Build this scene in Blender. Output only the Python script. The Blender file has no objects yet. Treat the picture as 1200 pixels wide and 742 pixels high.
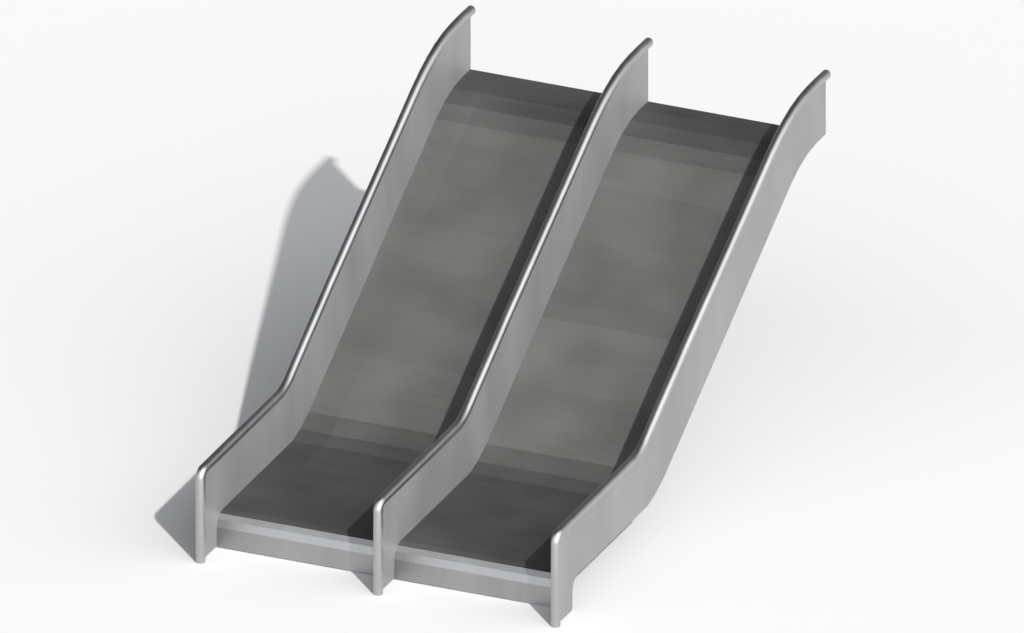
import bpy, math
from mathutils import Vector
scene = bpy.context.scene
C = scene.collection
# ------------------------------------------------------------------ materials
def nodes(name):
    m = bpy.data.materials.new(name); m.use_nodes = True
    nt = m.node_tree
    return m, nt, nt.nodes['Principled BSDF']

def brushed(name, base, metallic, rough, stretch, blotch, grain=0.05, tint=(1, 1, 1), aniso=0.0, amount=0.14, ramt=0.10, patches=0):
    """brushed stainless steel: fine grain along one axis plus broad soft cloudiness"""
    m, nt, b = nodes(name)
    N, L = nt.nodes, nt.links
    tc = N.new('ShaderNodeTexCoord')
    mp = N.new('ShaderNodeMapping'); mp.inputs['Scale'].default_value = stretch
    L.new(tc.outputs['Object'], mp.inputs['Vector'])
    n1 = N.new('ShaderNodeTexNoise'); n1.inputs['Scale'].default_value = 1.0
    n1.inputs['Detail'].default_value = 5; n1.inputs['Roughness'].default_value = 0.65
    L.new(mp.outputs['Vector'], n1.inputs['Vector'])
    mp2 = N.new('ShaderNodeMapping'); mp2.inputs['Scale'].default_value = blotch
    L.new(tc.outputs['Object'], mp2.inputs['Vector'])
    n2 = N.new('ShaderNodeTexNoise'); n2.inputs['Scale'].default_value = 1.0
    n2.inputs['Detail'].default_value = 1.5
    L.new(mp2.outputs['Vector'], n2.inputs['Vector'])
    def rng(sock, lo, hi, a=0.3, c=0.7):
        r = N.new('ShaderNodeMapRange')
        r.inputs['From Min'].default_value = a; r.inputs['From Max'].default_value = c
        r.inputs['To Min'].default_value = lo; r.inputs['To Max'].default_value = hi
        L.new(sock, r.inputs['Value']); return r.outputs['Result']
    def mth(op, p, q):
        k = N.new('ShaderNodeMath'); k.operation = op
        L.new(p, k.inputs[0]); L.new(q, k.inputs[1]); return k.outputs[0]
    f = mth('MULTIPLY', rng(n1.outputs['Fac'], 1 - grain, 1 + grain), rng(n2.outputs['Fac'], 1 - amount, 1 + amount))
    if patches:                                   # patchy baked light put into the colour as random lighter and darker blocks
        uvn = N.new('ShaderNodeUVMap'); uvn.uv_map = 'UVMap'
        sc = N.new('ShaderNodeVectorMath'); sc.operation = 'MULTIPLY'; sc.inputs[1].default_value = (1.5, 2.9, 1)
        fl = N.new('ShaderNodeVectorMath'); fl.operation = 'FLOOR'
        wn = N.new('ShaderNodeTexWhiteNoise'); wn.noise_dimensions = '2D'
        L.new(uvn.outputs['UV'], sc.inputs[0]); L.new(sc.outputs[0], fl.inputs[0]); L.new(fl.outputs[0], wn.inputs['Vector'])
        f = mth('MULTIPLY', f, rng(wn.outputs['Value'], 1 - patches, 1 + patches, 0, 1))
    vm = N.new('ShaderNodeVectorMath'); vm.operation = 'SCALE'
    vm.inputs[0].default_value = [base * t for t in tint]
    L.new(f, vm.inputs['Scale']); L.new(vm.outputs[0], b.inputs['Base Color'])
    L.new(mth('ADD', rng(n2.outputs['Fac'], rough - ramt / 2, rough + ramt / 2),
              rng(n1.outputs['Fac'], -0.02, 0.02)), b.inputs['Roughness'])
    b.inputs['Metallic'].default_value = metallic
    b.inputs['Anisotropic'].default_value = aniso
    if aniso:
        tg = N.new('ShaderNodeTangent'); tg.direction_type = 'UV_MAP'; tg.uv_map = 'UVMap'
        L.new(tg.outputs['Tangent'], b.inputs['Tangent'])
    bp = N.new('ShaderNodeBump'); bp.inputs['Strength'].default_value = 0.03
    bp.inputs['Distance'].default_value = 0.002
    L.new(n1.outputs['Fac'], bp.inputs['Height']); L.new(bp.outputs['Normal'], b.inputs['Normal'])
    return m

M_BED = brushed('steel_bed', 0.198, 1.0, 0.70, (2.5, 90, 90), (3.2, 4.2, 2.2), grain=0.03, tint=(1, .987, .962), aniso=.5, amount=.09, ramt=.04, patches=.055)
M_WALL = brushed('steel_wall', 0.172, 0.0, 0.5, (90, 90, 3), (2, 4.6, 1.7), grain=0.03, tint=(1, 1, .99), amount=.09)
M_FRONT = brushed('steel_front', 0.31, 1.0, 0.46, (60, 20, 2.5), (5, 2, 1), grain=0.03, amount=.05)
M_TUBE = brushed('steel_tube', 0.43, 1.0, 0.40, (6, 6, 6), (3, 3, 3), grain=0.01, amount=.03, ramt=.03, aniso=.28)

M_GROUND, nt, b = nodes('white_ground')
b.inputs['Roughness'].default_value = 0.9
b.inputs['Specular IOR Level'].default_value = 0.0
N, L = nt.nodes, nt.links
tc = N.new('ShaderNodeTexCoord'); nz = N.new('ShaderNodeTexNoise'); nz.inputs['Scale'].default_value = 0.6
nz.inputs['Detail'].default_value = 2
L.new(tc.outputs['Object'], nz.inputs['Vector'])
rp = N.new('ShaderNodeMapRange'); rp.inputs['To Min'].default_value = .567; rp.inputs['To Max'].default_value = .577
L.new(nz.outputs['Fac'], rp.inputs['Value']); L.new(rp.outputs['Result'], b.inputs['Base Color'])

# ------------------------------------------------------------------ helpers
def mesh_obj(name, verts, faces, mat, parent=None, smooth=False):
    me = bpy.data.meshes.new(name)
    me.from_pydata([tuple(v) for v in verts], [], faces); me.update()
    me.materials.append(mat)
    for p in me.polygons: p.use_smooth = smooth
    o = bpy.data.objects.new(name, me); C.objects.link(o); o.parent = parent
    return o

def extrude_x(name, outline, x0, x1, mat, parent):
    """closed (y,z) outline given thickness along x"""
    n = len(outline)
    v = [(x0, y, z) for y, z in outline] + [(x1, y, z) for y, z in outline]
    f = [tuple(range(n)), tuple(range(2 * n - 1, n - 1, -1))]
    f += [(i, i + n, (i + 1) % n + n, (i + 1) % n) for i in range(n)]
    o = mesh_obj(name, v, f, mat, parent)
    import bmesh
    bm = bmesh.new(); bm.from_mesh(o.data); bmesh.ops.recalc_face_normals(bm, faces=bm.faces)
    bm.to_mesh(o.data); bm.free()
    uv = o.data.uv_layers.new(name='UVMap')          # u runs across the lane: the sheet's grain direction
    for lp in o.data.loops:
        c = o.data.vertices[lp.vertex_index].co
        uv.data[lp.index].uv = (c.x, c.y * .83 + c.z * .55)
    return o

def offset(path, d):
    out = []
    for i, p in enumerate(path):
        a = Vector(path[max(i - 1, 0)]); c = Vector(path[min(i + 1, len(path) - 1)]); p = Vector(p)
        t = (c - a).normalized()
        t1 = (p - a).normalized() if i else t
        nrm = Vector((-t.y, t.x))
        n1 = Vector((-t1.y, t1.x))
        out.append(tuple(p + nrm * (d / max(nrm.dot(n1), .5))))
    return out

def fillet(pts, radii, seg=6):
    out = [Vector(pts[0])]
    for i in range(1, len(pts) - 1):
        p, a, c = Vector(pts[i]), Vector(pts[i - 1]), Vector(pts[i + 1])
        r = radii.get(i, 0)
        if not r: out.append(p); continue
        u, w = (a - p).normalized(), (c - p).normalized()
        ang = u.angle(w); t = r / math.tan(ang / 2)
        s, e = p + u * t, p + w * t
        cen = p + (u + w).normalized() * (r / math.sin(ang / 2))
        for k in range(seg + 1):
            q = s.lerp(e, k / seg) - cen
            out.append(cen + q.normalized() * r)
    out.append(Vector(pts[-1])); return [tuple(q) for q in out]

def tube(name, path, r, mat, parent, seg=24, bottom_round=0.004):
    """round tube swept along a (y,z) path in the plane x=0, with softened closed ends"""
    P = [Vector((0, y, z)) for y, z in path]
    t0 = (P[1] - P[0]).normalized(); t1 = (P[-1] - P[-2]).normalized()
    b_ = bottom_round
    rings = [(P[0], r - b_), (P[0] + t0 * b_ * .3, r - b_ * .3), (P[0] + t0 * b_, r)]
    rings += [(p, r) for p in P[1:-1]]
    rings += [(P[-1] - t1 * b_, r), (P[-1] - t1 * b_ * .3, r - b_ * .3), (P[-1], r - b_)]
    v, f = [], []
    cen = [c for c, _ in rings]
    for i, (c, rr) in enumerate(rings):
        t = (cen[min(i + 1, len(cen) - 1)] - cen[max(i - 1, 0)]).normalized()
        nx = Vector((1, 0, 0)); ny = t.cross(nx).normalized()
        for k in range(seg):
            a = 2 * math.pi * k / seg
            v.append(c + nx * rr * math.cos(a) + ny * rr * math.sin(a))
    for i in range(len(rings) - 1):
        for k in range(seg):
            f.append((i * seg + k, i * seg + (k + 1) % seg, (i + 1) * seg + (k + 1) % seg, (i + 1) * seg + k))
    f.append(tuple(range(seg - 1, -1, -1))); f.append(tuple((len(rings) - 1) * seg + k for k in range(seg)))
    o = mesh_obj(name, v, f, mat, parent, smooth=True)
    for p in o.data.polygons[-2:]: p.use_smooth = False
    uv = o.data.uv_layers.new(name='UVMap')          # u runs along the tube
    run = [0.0]
    for i in range(1, len(cen)): run.append(run[-1] + (cen[i] - cen[i - 1]).length)
    for p in o.data.polygons:
        ks = [vi % seg for vi in p.vertices]
        wrap = len(ks) == 4 and max(ks) - min(ks) > 2
        for li, vi in zip(p.loop_indices, p.vertices):
            kk = vi % seg
            uv.data[li].uv = (run[vi // seg], (kk + seg if wrap and kk == 0 else kk) / seg)
    return o

# ------------------------------------------------------------------ the slide (metres; y runs back, z up)
W = 0.8108          # spacing of the three side walls
R = 0.0205          # handrail tube radius
T = 0.006           # sheet thickness of the side walls
BED = [(.2305, .1505), (.954, .159), (1.035, .1795), (1.129, .220), (2.458, 1.0116),
       (2.541, 1.0515), (2.632, 1.079), (2.725, 1.090), (2.819, 1.090)]
LIP = [(.197, .1437), (.178, .123), (.166, .091), (.161, .004)]
RAIL = [(0, 0), (0, .415), (.872, .426), (1.35, .712), (2.06, 1.118), (2.25, 1.229),
        (2.33, 1.270), (2.41, 1.304), (2.49, 1.330), (2.57, 1.346), (2.65, 1.354), (2.74, 1.3565), (2.838, 1.356)]
rail = fillet(RAIL, {1: .034, 2: .26}, 8)

root = bpy.data.objects.new('double_slide', None); C.objects.link(root)
root.location = (W, 0, 0)
root['label'] = 'wide stainless steel slide with two parallel lanes between three railed side walls, on white ground'
root['category'] = 'playground slide'

# side walls: everything between the tube centreline and the bed line
low = [(.012, .005)] + [(.160, .005), (.167, .009), (.169, .016), (.169, .091), (.181, .1205), (.199, .1405), (.2305, .1465)]
low += [(y, z - .005) for y, z in BED[1:]]
low[-1] = (2.822, 1.086)
top = [p for p in rail if p[0] < 2.80]
top = [(max(y, .002), z) for y, z in top[1:]] + [(2.822, 1.356)]
outline = low + top[::-1]
for k in range(3):
    x = (k - 1) * W
    w = extrude_x('side_wall', outline, x - T / 2, x + T / 2, M_WALL, root)
    h = tube('handrail', rail, R, M_TUBE, w); h.location.x = x
    

# the two lanes: folded bed sheet and folded front panel, 4 mm steel
for k in range(2):
    x0 = (k - 1) * W + T / 2 + .0005; x1 = k * W - T / 2 - .0005
    pth = [LIP[0]] + BED
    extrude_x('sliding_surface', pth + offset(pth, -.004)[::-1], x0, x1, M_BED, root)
    pf = LIP[::-1]
    pf = pf[:-1] + [(LIP[0][0] - .0004, LIP[0][1] - .0004)]
    extrude_x('front_panel', pf + [(y + .004, z - .002) for y, z in pf[::-1]], x0, x1, M_FRONT, root)

# ------------------------------------------------------------------ ground
g = mesh_obj('ground', [(-150, -150, 0), (150, -150, 0), (150, 150, 0), (-150, 150, 0)], [(0, 1, 2, 3)], M_GROUND)
g['kind'] = 'structure'

# ------------------------------------------------------------------ camera: parallel projection
A, E = math.atan(.4361), math.asin(.4143)
d = Vector((-math.sin(A) * math.cos(E), math.cos(A) * math.cos(E), -math.sin(E)))
cam = bpy.data.cameras.new('camera'); co = bpy.data.objects.new('camera', cam); C.objects.link(co)
cam.type = 'ORTHO'; cam.ortho_scale = 1200 / 280; cam.clip_end = 500
co.location = Vector((.2040, 2.7938, 0)) - d * 12
co.rotation_euler = d.to_track_quat('-Z', 'Y').to_euler()
scene.camera = co

# ------------------------------------------------------------------ light
sl = bpy.data.lights.new('sun', 'SUN'); so = bpy.data.objects.new('sun', sl); C.objects.link(so)
sl.energy = 4.35; sl.angle = math.radians(1.25); sl.color = (1, .98, .95)
so.rotation_euler = Vector((-.3523, .3504, -.425)).to_track_quat('-Z', 'Y').to_euler()
so.location = (5, -5, 6)

wd = bpy.data.worlds.new('World'); scene.world = wd; wd.use_nodes = True
nt = wd.node_tree; N, L = nt.nodes, nt.links
bg = N['Background']
tc = N.new('ShaderNodeTexCoord')
def lobe(direction, a, c, peak):
    """soft patch of fill light added to the world, centred on one direction"""
    dp = N.new('ShaderNodeVectorMath'); dp.operation = 'DOT_PRODUCT'
    dp.inputs[1].default_value = Vector(direction).normalized()
    L.new(tc.outputs['Generated'], dp.inputs[0])
    mr = N.new('ShaderNodeMapRange'); mr.interpolation_type = 'SMOOTHSTEP'
    mr.inputs['From Min'].default_value = a; mr.inputs['From Max'].default_value = c
    mr.inputs['To Min'].default_value = 0; mr.inputs['To Max'].default_value = peak
    L.new(dp.outputs['Value'], mr.inputs['Value']); return mr.outputs['Result']
ad = N.new('ShaderNodeMath'); ad.operation = 'ADD'
L.new(lobe((1, -.25, .1), .15, .95, 2.4), ad.inputs[0])
L.new(lobe((-.2, -1, .08), .25, .95, 1.8), ad.inputs[1])
ad2 = N.new('ShaderNodeMath'); ad2.operation = 'ADD'
L.new(ad.outputs[0], ad2.inputs[0]); L.new(lobe((-.4, .9, .15), .6, 1.0, .12), ad2.inputs[1])
bg.inputs['Color'].default_value = (.93, .955, 1, 1)
L.new(ad2.outputs[0], bg.inputs['Strength'])

scene.view_settings.view_transform = 'Standard'
scene.view_settings.look = 'None'
scene.view_settings.exposure = 0
scene.view_settings.gamma = 1
